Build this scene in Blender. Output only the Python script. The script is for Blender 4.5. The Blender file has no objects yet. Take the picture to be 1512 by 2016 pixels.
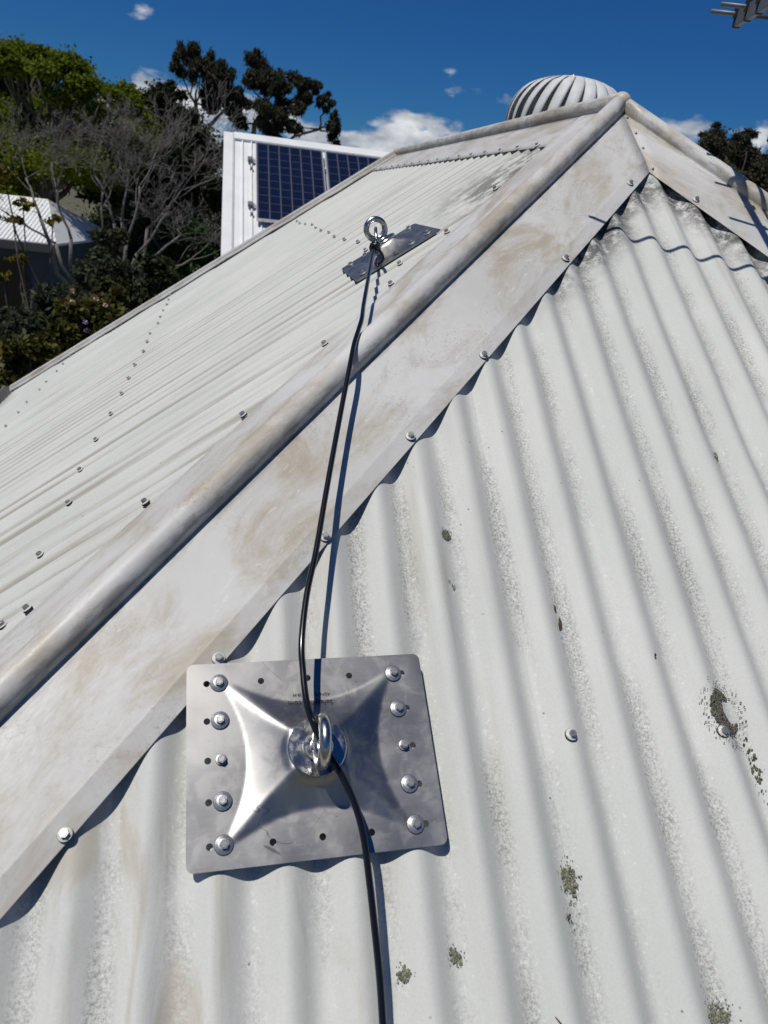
import bpy, bmesh, math, random
import numpy as np
from mathutils import Vector, Matrix, noise

R = math.radians
scn = bpy.context.scene
col = scn.collection
random.seed(7)

# ------------------------------------------------------------------ camera
PITCH = R(35.6935)
cp, sp, tp = math.cos(PITCH), math.sin(PITCH), math.tan(PITCH)
CAM = Vector((-0.9910, -2.0206, -0.3088))
yaw, tilt, roll = R(-13.6904), R(-21.8628), R(6.5392)
fw = Vector((-math.sin(yaw) * math.cos(tilt), math.cos(yaw) * math.cos(tilt), math.sin(tilt)))
rt = Vector((math.cos(yaw), math.sin(yaw), 0))
up0 = rt.cross(fw)
cr, sr = math.cos(roll), math.sin(roll)
rt2, up2 = cr * rt + sr * up0, -sr * rt + cr * up0
cd = bpy.data.cameras.new('camera')
cam = bpy.data.objects.new('camera', cd)
col.objects.link(cam)
Mc = Matrix((rt2, up2, -fw)).transposed().to_4x4()
Mc.translation = CAM
cam.matrix_world = Mc
cd.sensor_fit = 'VERTICAL'
cd.sensor_height = 24.0
cd.sensor_width = 18.0
cd.lens = 24.0 * 1469.4 / 2016.0
cd.clip_start = 0.02
cd.clip_end = 3000
cd.dof.use_dof = True
cd.dof.focus_distance = 1.25
cd.dof.aperture_fstop = 6.2
scn.camera = cam

# ------------------------------------------------------------------ world, sun, exposure
SUN = Vector((-0.3542, -0.1634, 0.9210)).normalized()
world = bpy.data.worlds.new('World')
scn.world = world
world.use_nodes = True
nt = world.node_tree
nt.nodes.clear()
def wn(t, **kw):
    n = nt.nodes.new(t)
    for k, v in kw.items():
        setattr(n, k, v)
    return n
wl = nt.links.new
sky = wn('ShaderNodeTexSky', sky_type='NISHITA', sun_disc=False)
sky.sun_elevation = math.asin(SUN.z)
sky.sun_rotation = math.atan2(SUN.x, SUN.y)
sky.altitude = 300
sky.air_density = 1.0
sky.dust_density = 0.05
sky.ozone_density = 4.0
tc = wn('ShaderNodeTexCoord')
sep = wn('ShaderNodeSeparateXYZ')
wl(tc.outputs['Generated'], sep.inputs[0])
mp = wn('ShaderNodeMapping')
mp.inputs['Location'].default_value = (0.0, 3.0, 0.0)
mp.inputs['Scale'].default_value = (1.0, 1.0, 2.2)
wl(tc.outputs['Generated'], mp.inputs[0])
nz = wn('ShaderNodeTexNoise')
nz.inputs['Scale'].default_value = 9.0
nz.inputs['Detail'].default_value = 9.0
nz.inputs['Roughness'].default_value = 0.55
wl(mp.outputs[0], nz.inputs['Vector'])
# clouds only low over the horizon, all the way round
rmp = wn('ShaderNodeMapRange', interpolation_type='SMOOTHSTEP')
for k, v in ((1, 0.07), (2, 0.195), (3, 0.125), (4, -0.155)):
    rmp.inputs[k].default_value = v
wl(sep.outputs['Z'], rmp.inputs[0])
add = wn('ShaderNodeMath', operation='ADD')
wl(nz.outputs['Fac'], add.inputs[0]); wl(rmp.outputs[0], add.inputs[1])
msk = wn('ShaderNodeMapRange', interpolation_type='SMOOTHSTEP')
for k, v in ((1, 0.55), (2, 0.66), (3, 0.0), (4, 0.95)):
    msk.inputs[k].default_value = v
wl(add.outputs[0], msk.inputs[0])
shade = wn('ShaderNodeMapRange')
for k, v in ((1, 0.40), (2, 0.68), (3, 0.0), (4, 1.0)):
    shade.inputs[k].default_value = v
nz2 = wn('ShaderNodeTexNoise')
nz2.inputs['Scale'].default_value = 22.0
nz2.inputs['Detail'].default_value = 6.0
wl(mp.outputs[0], nz2.inputs['Vector'])
wl(nz2.outputs['Fac'], shade.inputs[0])
ccol = wn('ShaderNodeMix', data_type='RGBA')
ccol.inputs[6].default_value = (4.2, 4.7, 5.6, 1)
ccol.inputs[7].default_value = (11.0, 11.2, 11.5, 1)
wl(shade.outputs[0], ccol.inputs[0])
# deepen the clear blue
hs = wn('ShaderNodeHueSaturation')
hs.inputs['Saturation'].default_value = 1.15
hs.inputs['Value'].default_value = 0.72
wl(sky.outputs[0], hs.inputs['Color'])
mixc = wn('ShaderNodeMix', data_type='RGBA')
tint = wn('ShaderNodeMix', data_type='RGBA', blend_type='MULTIPLY')
tint.inputs[0].default_value = 1.0
tint.inputs[7].default_value = (0.22, 0.59, 1.0, 1)
wl(hs.outputs[0], tint.inputs[6])
wl(msk.outputs[0], mixc.inputs[0]); wl(tint.outputs[2], mixc.inputs[6]); wl(ccol.outputs[2], mixc.inputs[7])
bg = wn('ShaderNodeBackground')
bg.inputs['Strength'].default_value = 0.07
wl(mixc.outputs[2], bg.inputs['Color'])
wo = wn('ShaderNodeOutputWorld')
wl(bg.outputs[0], wo.inputs[0])

sd = bpy.data.lights.new('sun', 'SUN')
sd.energy = 3.8
sd.angle = R(0.53)
sd.color = (1.0, 0.96, 0.90)
sun = bpy.data.objects.new('sun', sd)
col.objects.link(sun)
sun.rotation_euler = SUN.to_track_quat('Z', 'Y').to_euler()

vs = scn.view_settings
vs.view_transform = 'Standard'
vs.look = 'None'
vs.exposure = 0.0
vs.gamma = 1.0
vs.use_curve_mapping = False

# ------------------------------------------------------------------ material helpers
class Mat:
    def __init__(s, name, color=(.8, .8, .8), rough=.5, metal=0., coat=0., spec=.5):
        s.m = bpy.data.materials.new(name)
        s.m.use_nodes = True
        s.t = s.m.node_tree
        s.b = s.t.nodes['Principled BSDF']
        s.b.inputs['Base Color'].default_value = (*color, 1)
        s.b.inputs['Roughness'].default_value = rough
        s.b.inputs['Metallic'].default_value = metal
        s.b.inputs['Coat Weight'].default_value = coat
        s.b.inputs['Specular IOR Level'].default_value = spec
        s._tc = None
    def n(s, typ, **kw):
        n = s.t.nodes.new(typ)
        for k, v in kw.items():
            setattr(n, k, v)
        return n
    def l(s, a, b):
        s.t.links.new(a, b)
    def co(s):
        if s._tc is None:
            s._tc = s.n('ShaderNodeTexCoord').outputs['Object']
        return s._tc
    def xyz(s):
        k = s.n('ShaderNodeSeparateXYZ'); s.l(s.co(), k.inputs[0]); return k.outputs
    def noise(s, scale=5., detail=4., rough=.5, vscale=None, dist=0., off=(0, 0, 0), fac=True):
        k = s.n('ShaderNodeTexNoise')
        k.inputs['Scale'].default_value = scale
        k.inputs['Detail'].default_value = detail
        k.inputs['Roughness'].default_value = rough
        k.inputs['Distortion'].default_value = dist
        mpn = s.n('ShaderNodeMapping')
        mpn.inputs['Scale'].default_value = vscale or (1, 1, 1)
        mpn.inputs['Location'].default_value = off
        s.l(s.co(), mpn.inputs[0]); s.l(mpn.outputs[0], k.inputs['Vector'])
        return k.outputs['Fac']
    def rng(s, src, a, b, c=0., d=1., smooth=True):
        k = s.n('ShaderNodeMapRange', interpolation_type='SMOOTHSTEP' if smooth else 'LINEAR')
        for i, v in enumerate((a, b, c, d)):
            k.inputs[i + 1].default_value = v
        s.l(src, k.inputs[0]); return k.outputs[0]
    def math(s, op, a, b=None):
        k = s.n('ShaderNodeMath', operation=op)
        for i, v in enumerate((a, b)):
            if v is None: continue
            if isinstance(v, (int, float)): k.inputs[i].default_value = v
            else: s.l(v, k.inputs[i])
        return k.outputs[0]
    def mix(s, fac, a, b):
        k = s.n('ShaderNodeMix', data_type='RGBA')
        for i, v in ((0, fac), (6, a), (7, b)):
            if isinstance(v, (int, float)): k.inputs[i].default_value = v
            elif isinstance(v, tuple): k.inputs[i].default_value = (*v, 1)
            else: s.l(v, k.inputs[i])
        return k.outputs[2]
    def color(s, o): s.l(o, s.b.inputs['Base Color'])
    def rough(s, o): s.l(o, s.b.inputs['Roughness'])
    def bump(s, h, strength=.3, dist=.001):
        k = s.n('ShaderNodeBump')
        k.inputs['Strength'].default_value = strength
        k.inputs['Distance'].default_value = dist
        s.l(h, k.inputs['Height']); s.l(k.outputs[0], s.b.inputs['Normal'])

SP = 0.0762          # rib spacing
X0F = -0.0663        # a crest on the hip end
Y0L = -0.9978        # a crest on the left slope

def roof_paint(name, kind):
    """aged off-white roof paint, local coords: x across ribs, y upslope, z normal"""
    m = Mat(name, (.6, .61, .59), .6, spec=.2)
    base = m.mix(m.rng(m.noise(2.3, 5), .35, .7), (.515, .525, .49), (.575, .58, .54))
    grain = m.noise(330, 3, .7)
    base = m.mix(m.math('MULTIPLY', m.rng(grain, .35, .72), .22), base, (.36, .37, .355))
    # run-off streaks along the fall
    st = m.noise(1, 6, .6, vscale=(34, 1.1, 1), dist=.4)
    gate = m.rng(m.noise(1.6, 3), .40, .62)
    amt = .62 if kind == 'F' else .62
    base = m.mix(m.math('MULTIPLY', m.math('MULTIPLY', m.rng(st, .55, .72), gate), amt), base, (.38, .35, .29))
    st2 = m.noise(1, 5, .6, vscale=(75, .8, 1), off=(3, 7, 0))
    base = m.mix(m.math('MULTIPLY', m.rng(st2, .58, .75), .28), base, (.42, .42, .40))
    x, y, z = m.xyz()[:3]
    # fine grit lying in the troughs
    tr = m.rng(z, -.0090, -.0172)
    sp1 = m.rng(m.noise(270, 5, .85), .42, .62)
    gpatch = m.rng(m.noise(7, 5, .65, vscale=(1, .5, 1), off=(9, 2, 0)), .38, .64)
    base = m.mix(m.math('MULTIPLY', m.math('MULTIPLY', tr, sp1), m.math('MULTIPLY', gpatch, .85 if kind == 'F' else .5)), base, (.16, .16, .14))
    # pale scoured flecks beside the grit
    sp3 = m.rng(m.noise(150, 3, .7, off=(5, 5, 0)), .58, .68)
    base = m.mix(m.math('MULTIPLY', m.math('MULTIPLY', m.rng(z, -.006, -.014), sp3), .5), base, (.70, .705, .69))
    if kind == 'L':
        # grimy runs that follow the flanks of the ribs
        fl_ = m.math('MULTIPLY', m.rng(z, -.002, -.008), m.rng(z, -.019, -.012))
        rn = m.noise(1, 6, .65, vscale=(20, .75, 1), off=(2, 8, 0))
        base = m.mix(m.math('MULTIPLY', m.math('MULTIPLY', fl_, m.rng(rn, .44, .62)), .75), base, (.26, .235, .19))
        base = m.mix(m.math('MULTIPLY', m.math('MULTIPLY', m.rng(z, -.0145, -.018), m.rng(rn, .40, .58)), .6), base, (.29, .265, .22))
    if kind == 'F':
        # dark mould under the hip flashings close to the peak
        ax = m.math('ABSOLUTE', x)
        d = m.math('SUBTRACT', m.math('MULTIPLY', y, -cp), ax)
        near = m.math('MULTIPLY', m.rng(d, .345, .235), m.rng(y, -.82, -.60))
        mo = m.rng(m.noise(46, 6, .78), .36, .56)
        bl = m.rng(m.noise(9, 3, off=(3, 1, 0)), .30, .50)
        base = m.mix(m.math('MULTIPLY', m.math('MULTIPLY', near, mo), m.math('MULTIPLY', bl, 1.0)), base, (.10, .10, .098))
        # brown scuffs on the crests where people walked
        wk = m.math('MULTIPLY', m.rng(x, -.55, -1.05), m.rng(m.noise(1, 5, .6, vscale=(22, 3.2, 1), off=(1, 4, 0), dist=.8), .52, .70))
        base = m.mix(m.math('MULTIPLY', wk, .62), base, (.40, .355, .28))
    else:
        mo = m.rng(m.noise(34, 6, .75, vscale=(1.5, .4, 1)), .40, .58)
        near = m.math('MULTIPLY', m.rng(y, -.62, -.35), m.math('MULTIPLY', m.rng(x, -.55, -.02), m.rng(x, .62, .30)))
        base = m.mix(m.math('MULTIPLY', m.math('MULTIPLY', near, mo), .95), base, (.12, .12, .112))
    # scattered specks of dirt
    vr = m.n('ShaderNodeTexVoronoi'); vr.inputs['Scale'].default_value = 42
    m.l(m.co(), vr.inputs['Vector'])
    sk = m.math('MULTIPLY', m.rng(vr.outputs['Distance'], .085, .05), m.rng(m.noise(14, 2), .56, .62))
    base = m.mix(m.math('MULTIPLY', sk, .75), base, (.16, .15, .12))
    m.color(base)
    m.rough(m.rng(m.noise(6, 4), .3, .7, .55, .70))
    m.bump(m.math('ADD', m.math('MULTIPLY', grain, .5), m.math('MULTIPLY', m.noise(140, 3, .7), .8)), .28, .0008)
    return m.m

def cap_paint(name, seed):
    """flashing: x lateral, y along, z up"""
    m = Mat(name, (.58, .58, .56), .42, spec=.35)
    base = m.mix(m.rng(m.noise(3, 5, off=(seed, 0, 0)), .35, .68), (.485, .48, .455), (.57, .565, .54))
    sm = m.noise(5.2, 7, .68, vscale=(1.9, .8, 1), dist=.5, off=(seed, 3, 0))
    wv = m.noise(1, 5, .6, vscale=(52, 17, 1), dist=2.4, off=(seed, 1, 0))
    base = m.mix(m.math('MULTIPLY', m.rng(sm, .43, .66), .82), base, (.35, .30, .22))
    base = m.mix(m.math('MULTIPLY', m.math('MULTIPLY', m.rng(wv, .50, .72), m.rng(sm, .38, .60)), .42), base, (.36, .315, .24))
    g = m.noise(210, 4, .75)
    base = m.mix(m.math('MULTIPLY', m.math('MULTIPLY', m.rng(g, .52, .66), m.rng(m.noise(8, 4, off=(2, seed, 0)), .46, .64)), .5), base, (.22, .21, .18))
    ax_ = m.math('ABSOLUTE', m.xyz()[0])
    ft = m.math('MULTIPLY', m.rng(ax_, .034, .0225), m.rng(ax_, .016, .0205))
    base = m.mix(m.math('MULTIPLY', m.math('MULTIPLY', ft, m.rng(m.noise(60, 5, .7, vscale=(1, .35, 1), off=(seed, 0, 0)), .40, .62)), .6), base, (.20, .185, .15))
    # bleached rub marks
    sw = m.noise(1, 4, .65, vscale=(120, 26, 60), dist=2.2, off=(0, seed, 0))
    base = m.mix(m.math('MULTIPLY', m.rng(sw, .60, .72), .4), base, (.73, .72, .69))
    m.color(base)
    m.rough(m.rng(sw, .3, .75, .38, .56))
    m.bump(m.math('ADD', m.math('MULTIPLY', g, .35), m.noise(26, 4, .6)), .16, .0012)
    return m.m

M = {}
M['roofF'] = roof_paint('roof_paint_hip', 'F')
M['roofL'] = roof_paint('roof_paint_slope', 'L')
M['cap1'] = cap_paint('flashing_paint', 1.3)
M['cap2'] = cap_paint('flashing_paint_b', 6.1)
M['cap3'] = cap_paint('flashing_paint_c', 11.7)

def simple(key, color, rough=.5, metal=0., coat=0., spec=.5, var=0., vs_=20., bump=0.):
    m = Mat(key, color, rough, metal, coat, spec)
    if var:
        dark = tuple(c * (1 - var) for c in color)
        lite = tuple(min(1, c * (1 + var)) for c in color)
        m.color(m.mix(m.rng(m.noise(vs_, 5, .6), .3, .7), dark, lite))
    if bump:
        m.bump(m.noise(vs_ * 3, 4), bump, .002)
    M[key] = m.m
    return m
simple('white_metal', (.72, .73, .72), .4, var=.05, vs_=3)
simple('galv', (.36, .36, .35), .42, .8, var=.25, vs_=260)
simple('screw_paint', (.52, .52, .50), .5, var=.15, vs_=300)
simple('rubber', (.012, .012, .013), .75)
simple('black_pvc', (.006, .006, .008), .22, spec=.55)
simple('dark_clip', (.012, .012, .014), .5)
simple('aluminium', (.14, .15, .16), .5, .35, var=.12, vs_=30)
simple('beige_gutter', (.34, .30, .25), .45, var=.12, vs_=12)
simple('brick_wall', (.33, .25, .2), .85, var=.2, vs_=8)
simple('blue_wall', (.052, .075, .095), .8, var=.1, vs_=3)
simple('dark_glass', (.008, .009, .011), .15)
simple('dark_fascia', (.05, .05, .05), .6)
simple('vent_paint', (.54, .555, .55), .62, var=.10, vs_=18)
simple('panel_frame', (.66, .67, .69), .35, .6)
simple('backsheet', (.085, .085, .105), .25, coat=.2)
simple('ink', (.045, .03, .025), .6, spec=.1)
simple('twig_grey', (.15, .138, .125), .85, var=.25, vs_=20)
simple('bark_dark', (.09, .075, .062), .85, var=.3, vs_=9)
simple('bark_pale', (.24, .205, .17), .8, var=.3, vs_=9)
simple('petal_pink', (.50, .33, .25), .6)
simple('petal_mauve', (.26, .21, .38), .6)
simple('brown_leaf', (.10, .055, .025), .8, var=.4, vs_=200)

# stainless plate: brushed, handled
m = Mat('stainless', (.50, .50, .515), .3, 1.0)
cl = m.noise(9, 4, .5)
br = m.noise(1, 3, .6, vscale=(22, 620, 60))
m.color(m.mix(m.rng(cl, .3, .7), (.30, .296, .288), (.37, .365, .355)))
sc = m.noise(7, 2, .5, dist=1.6, off=(4, 4, 0))
scr_ = m.math('MULTIPLY', m.rng(m.math('ABSOLUTE', m.math('SUBTRACT', sc, .5)), .0030, .0008), m.rng(m.noise(10, 2, off=(8, 1, 0)), .52, .60))
smu = m.rng(m.noise(38, 5, .65, dist=.6), .45, .70, 0., .10)
m.rough(m.math('ADD', m.math('ADD', m.rng(cl, .3, .7, .33, .42), smu), m.math('MULTIPLY', br, .07)))
pc = m.b.inputs['Base Color'].links[0].from_socket
m.color(m.mix(m.math('MULTIPLY', scr_, .7), m.mix(m.rng(m.noise(55, 5, .7), .62, .72, 0., .5), pc, (.24, .23, .22)), (.10, .10, .10)))
m.bump(br, .05, .0004)
M['stainless'] = m.m
m = Mat('polished_steel', (.44, .435, .42), .14, 1.0)
m.rough(m.rng(m.noise(120, 4), .35, .7, .18, .34)); M['polished'] = m.m
m = Mat('zinc_washer', (.36, .37, .38), .42, .75)
m.rough(m.rng(m.noise(400, 3), .35, .7, .36, .52)); M['zinc'] = m.m

# solar cell with busbars
m = Mat('solar_cell', (.004, .008, .03), .2, coat=.35, spec=.25)
x, y, z = m.xyz()[:3]
fr = m.math('FRACT', m.math('MULTIPLY', x, 1 / .0312))
bar = m.rng(m.math('ABSOLUTE', m.math('SUBTRACT', fr, .5)), .055, .03)
nb = m.mix(m.rng(m.noise(40, 4), .3, .7), (.003, .006, .021), (.005, .011, .036))
m.color(m.mix(m.math('MULTIPLY', bar, .5), nb, (.035, .045, .09)))
M['cell'] = m.m

def leaf_mat(key, c1, c2, rough=.7, trans=.25):
    m = Mat(key, c1, rough, spec=.15)
    g = m.n('ShaderNodeNewGeometry')
    c = m.mix(g.outputs['Random Per Island'], c1, c2)
    m.color(c)
    if trans:
        t = m.n('ShaderNodeBsdfTranslucent')
        m.l(c, t.inputs['Color'])
        mx = m.n('ShaderNodeMixShader'); mx.inputs[0].default_value = trans
        m.l(m.b.outputs[0], mx.inputs[1]); m.l(t.outputs[0], mx.inputs[2])
        out = [n for n in m.t.nodes if n.type == 'OUTPUT_MATERIAL'][0]
        m.l(mx.outputs[0], out.inputs[0])
    M[key] = m.m
leaf_mat('leaf_bright', (.085, .12, .008), (.17, .205, .018), trans=.42)
leaf_mat('leaf_dark', (.016, .023, .009), (.040, .048, .018), trans=.15)
leaf_mat('leaf_gum', (.022, .025, .014), (.075, .072, .040), trans=.18)
leaf_mat('leaf_grey', (.030, .040, .022), (.068, .080, .045))
leaf_mat('leaf_olive', (.045, .052, .012), (.115, .105, .022))
leaf_mat('leaf_yellow', (.20, .15, .012), (.13, .13, .02))
leaf_mat('leaf_mid', (.022, .048, .012), (.05, .085, .02))
leaf_mat('lichen', (.10, .105, .07), (.30, .305, .235), .9, 0)
leaf_mat('lichen_dark', (.040, .038, .030), (.19, .18, .14), .9, 0)
m = Mat('ground', (.07, .075, .035), .95)
m.color(m.mix(m.rng(m.noise(.4, 8, .65), .35, .65), (.045, .06, .02), (.12, .10, .06))); M['ground'] = m.m

# ------------------------------------------------------------------ object helpers
def mesh(name, v, f, mats, smooth=False):
    me = bpy.data.meshes.new(name)
    me.from_pydata([tuple(map(float, a)) for a in v], [], [tuple(map(int, a)) for a in f])
    for k in (mats if isinstance(mats, (list, tuple)) else [mats]):
        me.materials.append(M[k])
    if smooth:
        me.polygons.foreach_set('use_smooth', [True] * len(me.polygons))
    me.update()
    return me
def bm_mesh(name, bm, mats, smooth=False):
    me = bpy.data.meshes.new(name)
    bmesh.ops.recalc_face_normals(bm, faces=bm.faces)
    bm.to_mesh(me); bm.free()
    for k in (mats if isinstance(mats, (list, tuple)) else [mats]):
        me.materials.append(M[k])
    if smooth:
        me.polygons.foreach_set('use_smooth', [True] * len(me.polygons))
    return me
WM = {}
def put(name, me, parent=None, Mw=None):
    o = bpy.data.objects.new(name, me)
    col.objects.link(o)
    Mw = Mw.copy() if Mw is not None else Matrix()
    if parent is not None:
        o.parent = parent
        o.matrix_parent_inverse = WM[parent.name].inverted()
    o.matrix_basis = Mw
    WM[o.name] = Mw
    return o
def tag(o, label, cat, group=None, kind=None):
    if label: o['label'] = label
    if cat: o['category'] = cat
    if group: o['group'] = group
    if kind: o['kind'] = kind
    return o
def thing(name, label, cat, Mw=None, group=None):
    o = put(name, None, None, Mw)
    o.empty_display_size = .1
    return tag(o, label, cat, group)
def structure(name, me, Mw=None):
    return tag(put(name, me, None, Mw), None, None, None, 'structure')
def T(x, y, z): return Matrix.Translation((x, y, z))
def axes(xa, ya, za, o=(0, 0, 0)):
    m = Matrix((Vector(xa), Vector(ya), Vector(za))).transposed().to_4x4()
    m.translation = Vector(o)
    return m
def solid(o, th, off=-1):
    md = o.modifiers.new('solid', 'SOLIDIFY'); md.thickness = th; md.offset = off
    return o
def box_vf(x0, x1, y0, y1, z0, z1):
    v = [(x, y, z) for z in (z0, z1) for y in (y0, y1) for x in (x0, x1)]
    f = [(0, 2, 3, 1), (4, 5, 7, 6), (0, 1, 5, 4), (2, 6, 7, 3), (0, 4, 6, 2), (1, 3, 7, 5)]
    return v, f
def boxes(name, bl, mats, bevel=0.):
    V, Fc = [], []
    for b in bl:
        v, f = box_vf(*b); n = len(V); V += v; Fc += [tuple(i + n for i in q) for q in f]
    if bevel:
        bm = bmesh.new(); vs_ = [bm.verts.new(a) for a in V]
        for q in Fc: bm.faces.new([vs_[i] for i in q])
        bmesh.ops.bevel(bm, geom=bm.edges[:], offset=bevel, segments=2, affect='EDGES', profile=.5)
        return bm_mesh(name, bm, mats)
    return mesh(name, V, Fc, mats)
def tube_vf(pts, rad, sides=8, cap=True):
    pts = [Vector(p_) for p_ in pts]
    n = len(pts)
    rad = rad if isinstance(rad, (list, tuple)) else [rad] * n
    V, Fc = [], []
    prev = None
    for i, p_ in enumerate(pts):
        d = (pts[min(i + 1, n - 1)] - pts[max(i - 1, 0)]).normalized()
        if prev is None:
            a = d.orthogonal().normalized()
        else:
            a = (prev - d * prev.dot(d)).normalized()
        prev = a
        b = d.cross(a)
        for k in range(sides):
            t = 2 * math.pi * k / sides
            V.append(p_ + rad[i] * (math.cos(t) * a + math.sin(t) * b))
    for i in range(n - 1):
        for k in range(sides):
            k2 = (k + 1) % sides
            Fc.append((i * sides + k, i * sides + k2, (i + 1) * sides + k2, (i + 1) * sides + k))
    if cap:
        Fc.append(tuple(range(sides - 1, -1, -1))); Fc.append(tuple((n - 1) * sides + k for k in range(sides)))
    return V, Fc
def tubes(name, lst, mat, sides=8):
    V, Fc = [], []
    for pts, rad in lst:
        v, f = tube_vf(pts, rad, sides); n = len(V); V += v; Fc += [tuple(i + n for i in q) for q in f]
    return mesh(name, V, Fc, mat, True)
def catmull(P, k=8):
    P = [Vector(a) for a in P]
    P = [2 * P[0] - P[1]] + P + [2 * P[-1] - P[-2]]
    out = []
    for i in range(1, len(P) - 2):
        for j in range(k):
            t = j / k
            a, b, c, d = P[i - 1], P[i], P[i + 1], P[i + 2]
            out.append(.5 * ((2 * b) + (c - a) * t + (2 * a - 5 * b + 4 * c - d) * t * t + (3 * b - a - 3 * c + d) * t ** 3))
    out.append(P[-2])
    return out
def lathe(name, prof, mats, seg=24, smooth=True, matidx=None):
    V, Fc, mi = [], [], []
    for r_, z_ in prof:
        for k in range(seg):
            t = 2 * math.pi * k / seg
            V.append((r_ * math.cos(t), r_ * math.sin(t), z_))
    for i in range(len(prof) - 1):
        for k in range(seg):
            k2 = (k + 1) % seg
            Fc.append((i * seg + k, i * seg + k2, (i + 1) * seg + k2, (i + 1) * seg + k))
            mi.append(matidx[i] if matidx else 0)
    Fc.append(tuple((len(prof) - 1) * seg + k for k in range(seg))); mi.append(matidx[-1] if matidx else 0)
    me = mesh(name, V, Fc, mats, smooth)
    me.polygons.foreach_set('material_index', mi)
    return me
def sharp(me, ang=35):
    try:
        me.set_sharp_from_angle(angle=R(ang))
    except Exception:
        pass
    return me

# frames
MF = axes((1, 0, 0), (0, cp, sp), (0, -sp, cp))
ML = axes((0, -1, 0), (cp, 0, sp), (-sp, 0, cp))      # local x = -Y
MR = axes((0, 1, 0), (-cp, 0, sp), (sp, 0, cp))
def Fp(X, u, n=0.): return MF @ Vector((X, u, n))
def Lp(Y, u, n=0.): return ML @ Vector((-Y, u, n))

# ------------------------------------------------------------------ ground
GZ = -4.4
v, f = box_vf(-900, 900, -900, 900, GZ - 1, GZ)
structure('ground', mesh('ground', v, f, 'ground'))

# ------------------------------------------------------------------ the house with the roof we stand on
house = thing('house', 'house with off-white corrugated metal hip roof filling the foreground', 'house', T(0, .4, GZ))
AMP = .0092
EAVE = -2.84
def corr(x, crest): return AMP * (math.cos(2 * math.pi * (x - crest) / SP) - 1)
def ygable(u): return 2.72 - .19 * u

def corr_sheet(x0, x1, crest, utop, lift, Mw, mat, rows, bend=None, per=14):
    xs = list(np.arange(x0, x1, SP / per)) + [x1]
    V, Fc = [], []
    for x in xs:
        ut = utop(x)
        for j in range(rows + 1):
            u = EAVE + (ut - EAVE) * j / rows
            n = corr(x, crest) + lift
            n += .0014 * noise.noise((x * 2.2, u * 1.6, 1.7)) + .0009 * noise.noise((x * 13, u * 3.5, 4)) + .0005 * noise.noise((x * 30, u * 9, 8))
            if bend: n += bend(x, u)
            V.append((x, u, n))
    r1 = rows + 1
    for i in range(len(xs) - 1):
        for j in range(rows):
            Fc.append((i * r1 + j, (i + 1) * r1 + j, (i + 1) * r1 + j + 1, i * r1 + j + 1))
    o = put('corrugated_sheet', mesh('corrugated_sheet', V, Fc, mat, True), house, Mw)
    return solid(o, .0007)

rgd = random.Random(5)
DENTS = [(rgd.uniform(-1.3, .3), rgd.uniform(-2.0, -.8), rgd.uniform(.014, .03), rgd.uniform(.03, .10), rgd.uniform(.0010, .0028)) for _ in range(46)]
def dents(x, u):
    d = 0
    for (a, b, w, l, h) in DENTS:
        q = ((x - a) / w) ** 2 + ((u - b) / l) ** 2
        if q < 9: d -= h * math.exp(-q)
    for (a, b, w, l, h) in ((-1.125, -1.66, .020, .055, .006), (-1.135, -1.83, .022, .07, .005), (-.905, -1.20, .016, .06, .004),
                            (-1.05, -1.73, .02, .05, .004), (-.98, -1.88, .02, .06, .003), (-.67, -1.08, .014, .09, .003)):
        q = ((x - a) / w) ** 2 + ((u - b) / l) ** 2
        if q < 9: d -= h * math.exp(-q)
    return d
topF = lambda x: -abs(x) / cp - .03
lap = -.5590
edges = [lap - .762 * 3, lap - .762 * 2, lap - .762, lap, lap + .762, lap + .762 * 2, lap + .762 * 3, lap + .762 * 4]
LIFT = [.0026, .0020, .0014, .0, -.0006, -.0012, -.0018]
sheetsF = []
for i in range(len(edges) - 1):
    a, b = edges[i], edges[i + 1]
    a2, b2 = max(a - .055, -2.33), min(b, 2.33)
    if b2 - a2 < .1: continue
    sheetsF.append(corr_sheet(a2, b2, X0F, topF, LIFT[i], MF, 'roofF', 46 if -1.5 < a < .3 else 12, dents))
SF = sheetsF[2]

# left slope (local x = -Y)
def topL(x):
    Y = -x
    if Y < 0: return Y / cp - .03
    if Y <= 2.72: return -.03
    return -(Y - 2.72) / .19 - .02
sheetsL = []
k = 0
Y = -2.33
while Y < 3.25:
    Y2 = min(Y + .762, 3.25)
    sheetsL.append(corr_sheet(-Y2 - .05 if Y2 < 3.25 else -Y2, -Y, -Y0L, topL, .0008 * (k % 2), ML, 'roofL', 16, None, 10))
    Y = Y2; k += 1
def topR(x):
    if x < 0: return x / cp - .03
    return -.03
for a in np.arange(-2.33, 2.6, .762):
    corr_sheet(a, min(a + .81, 2.72), .02, topR, .0008 * (int(a * 10) % 2), MR, 'roofL', 6, None, 8)

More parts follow.
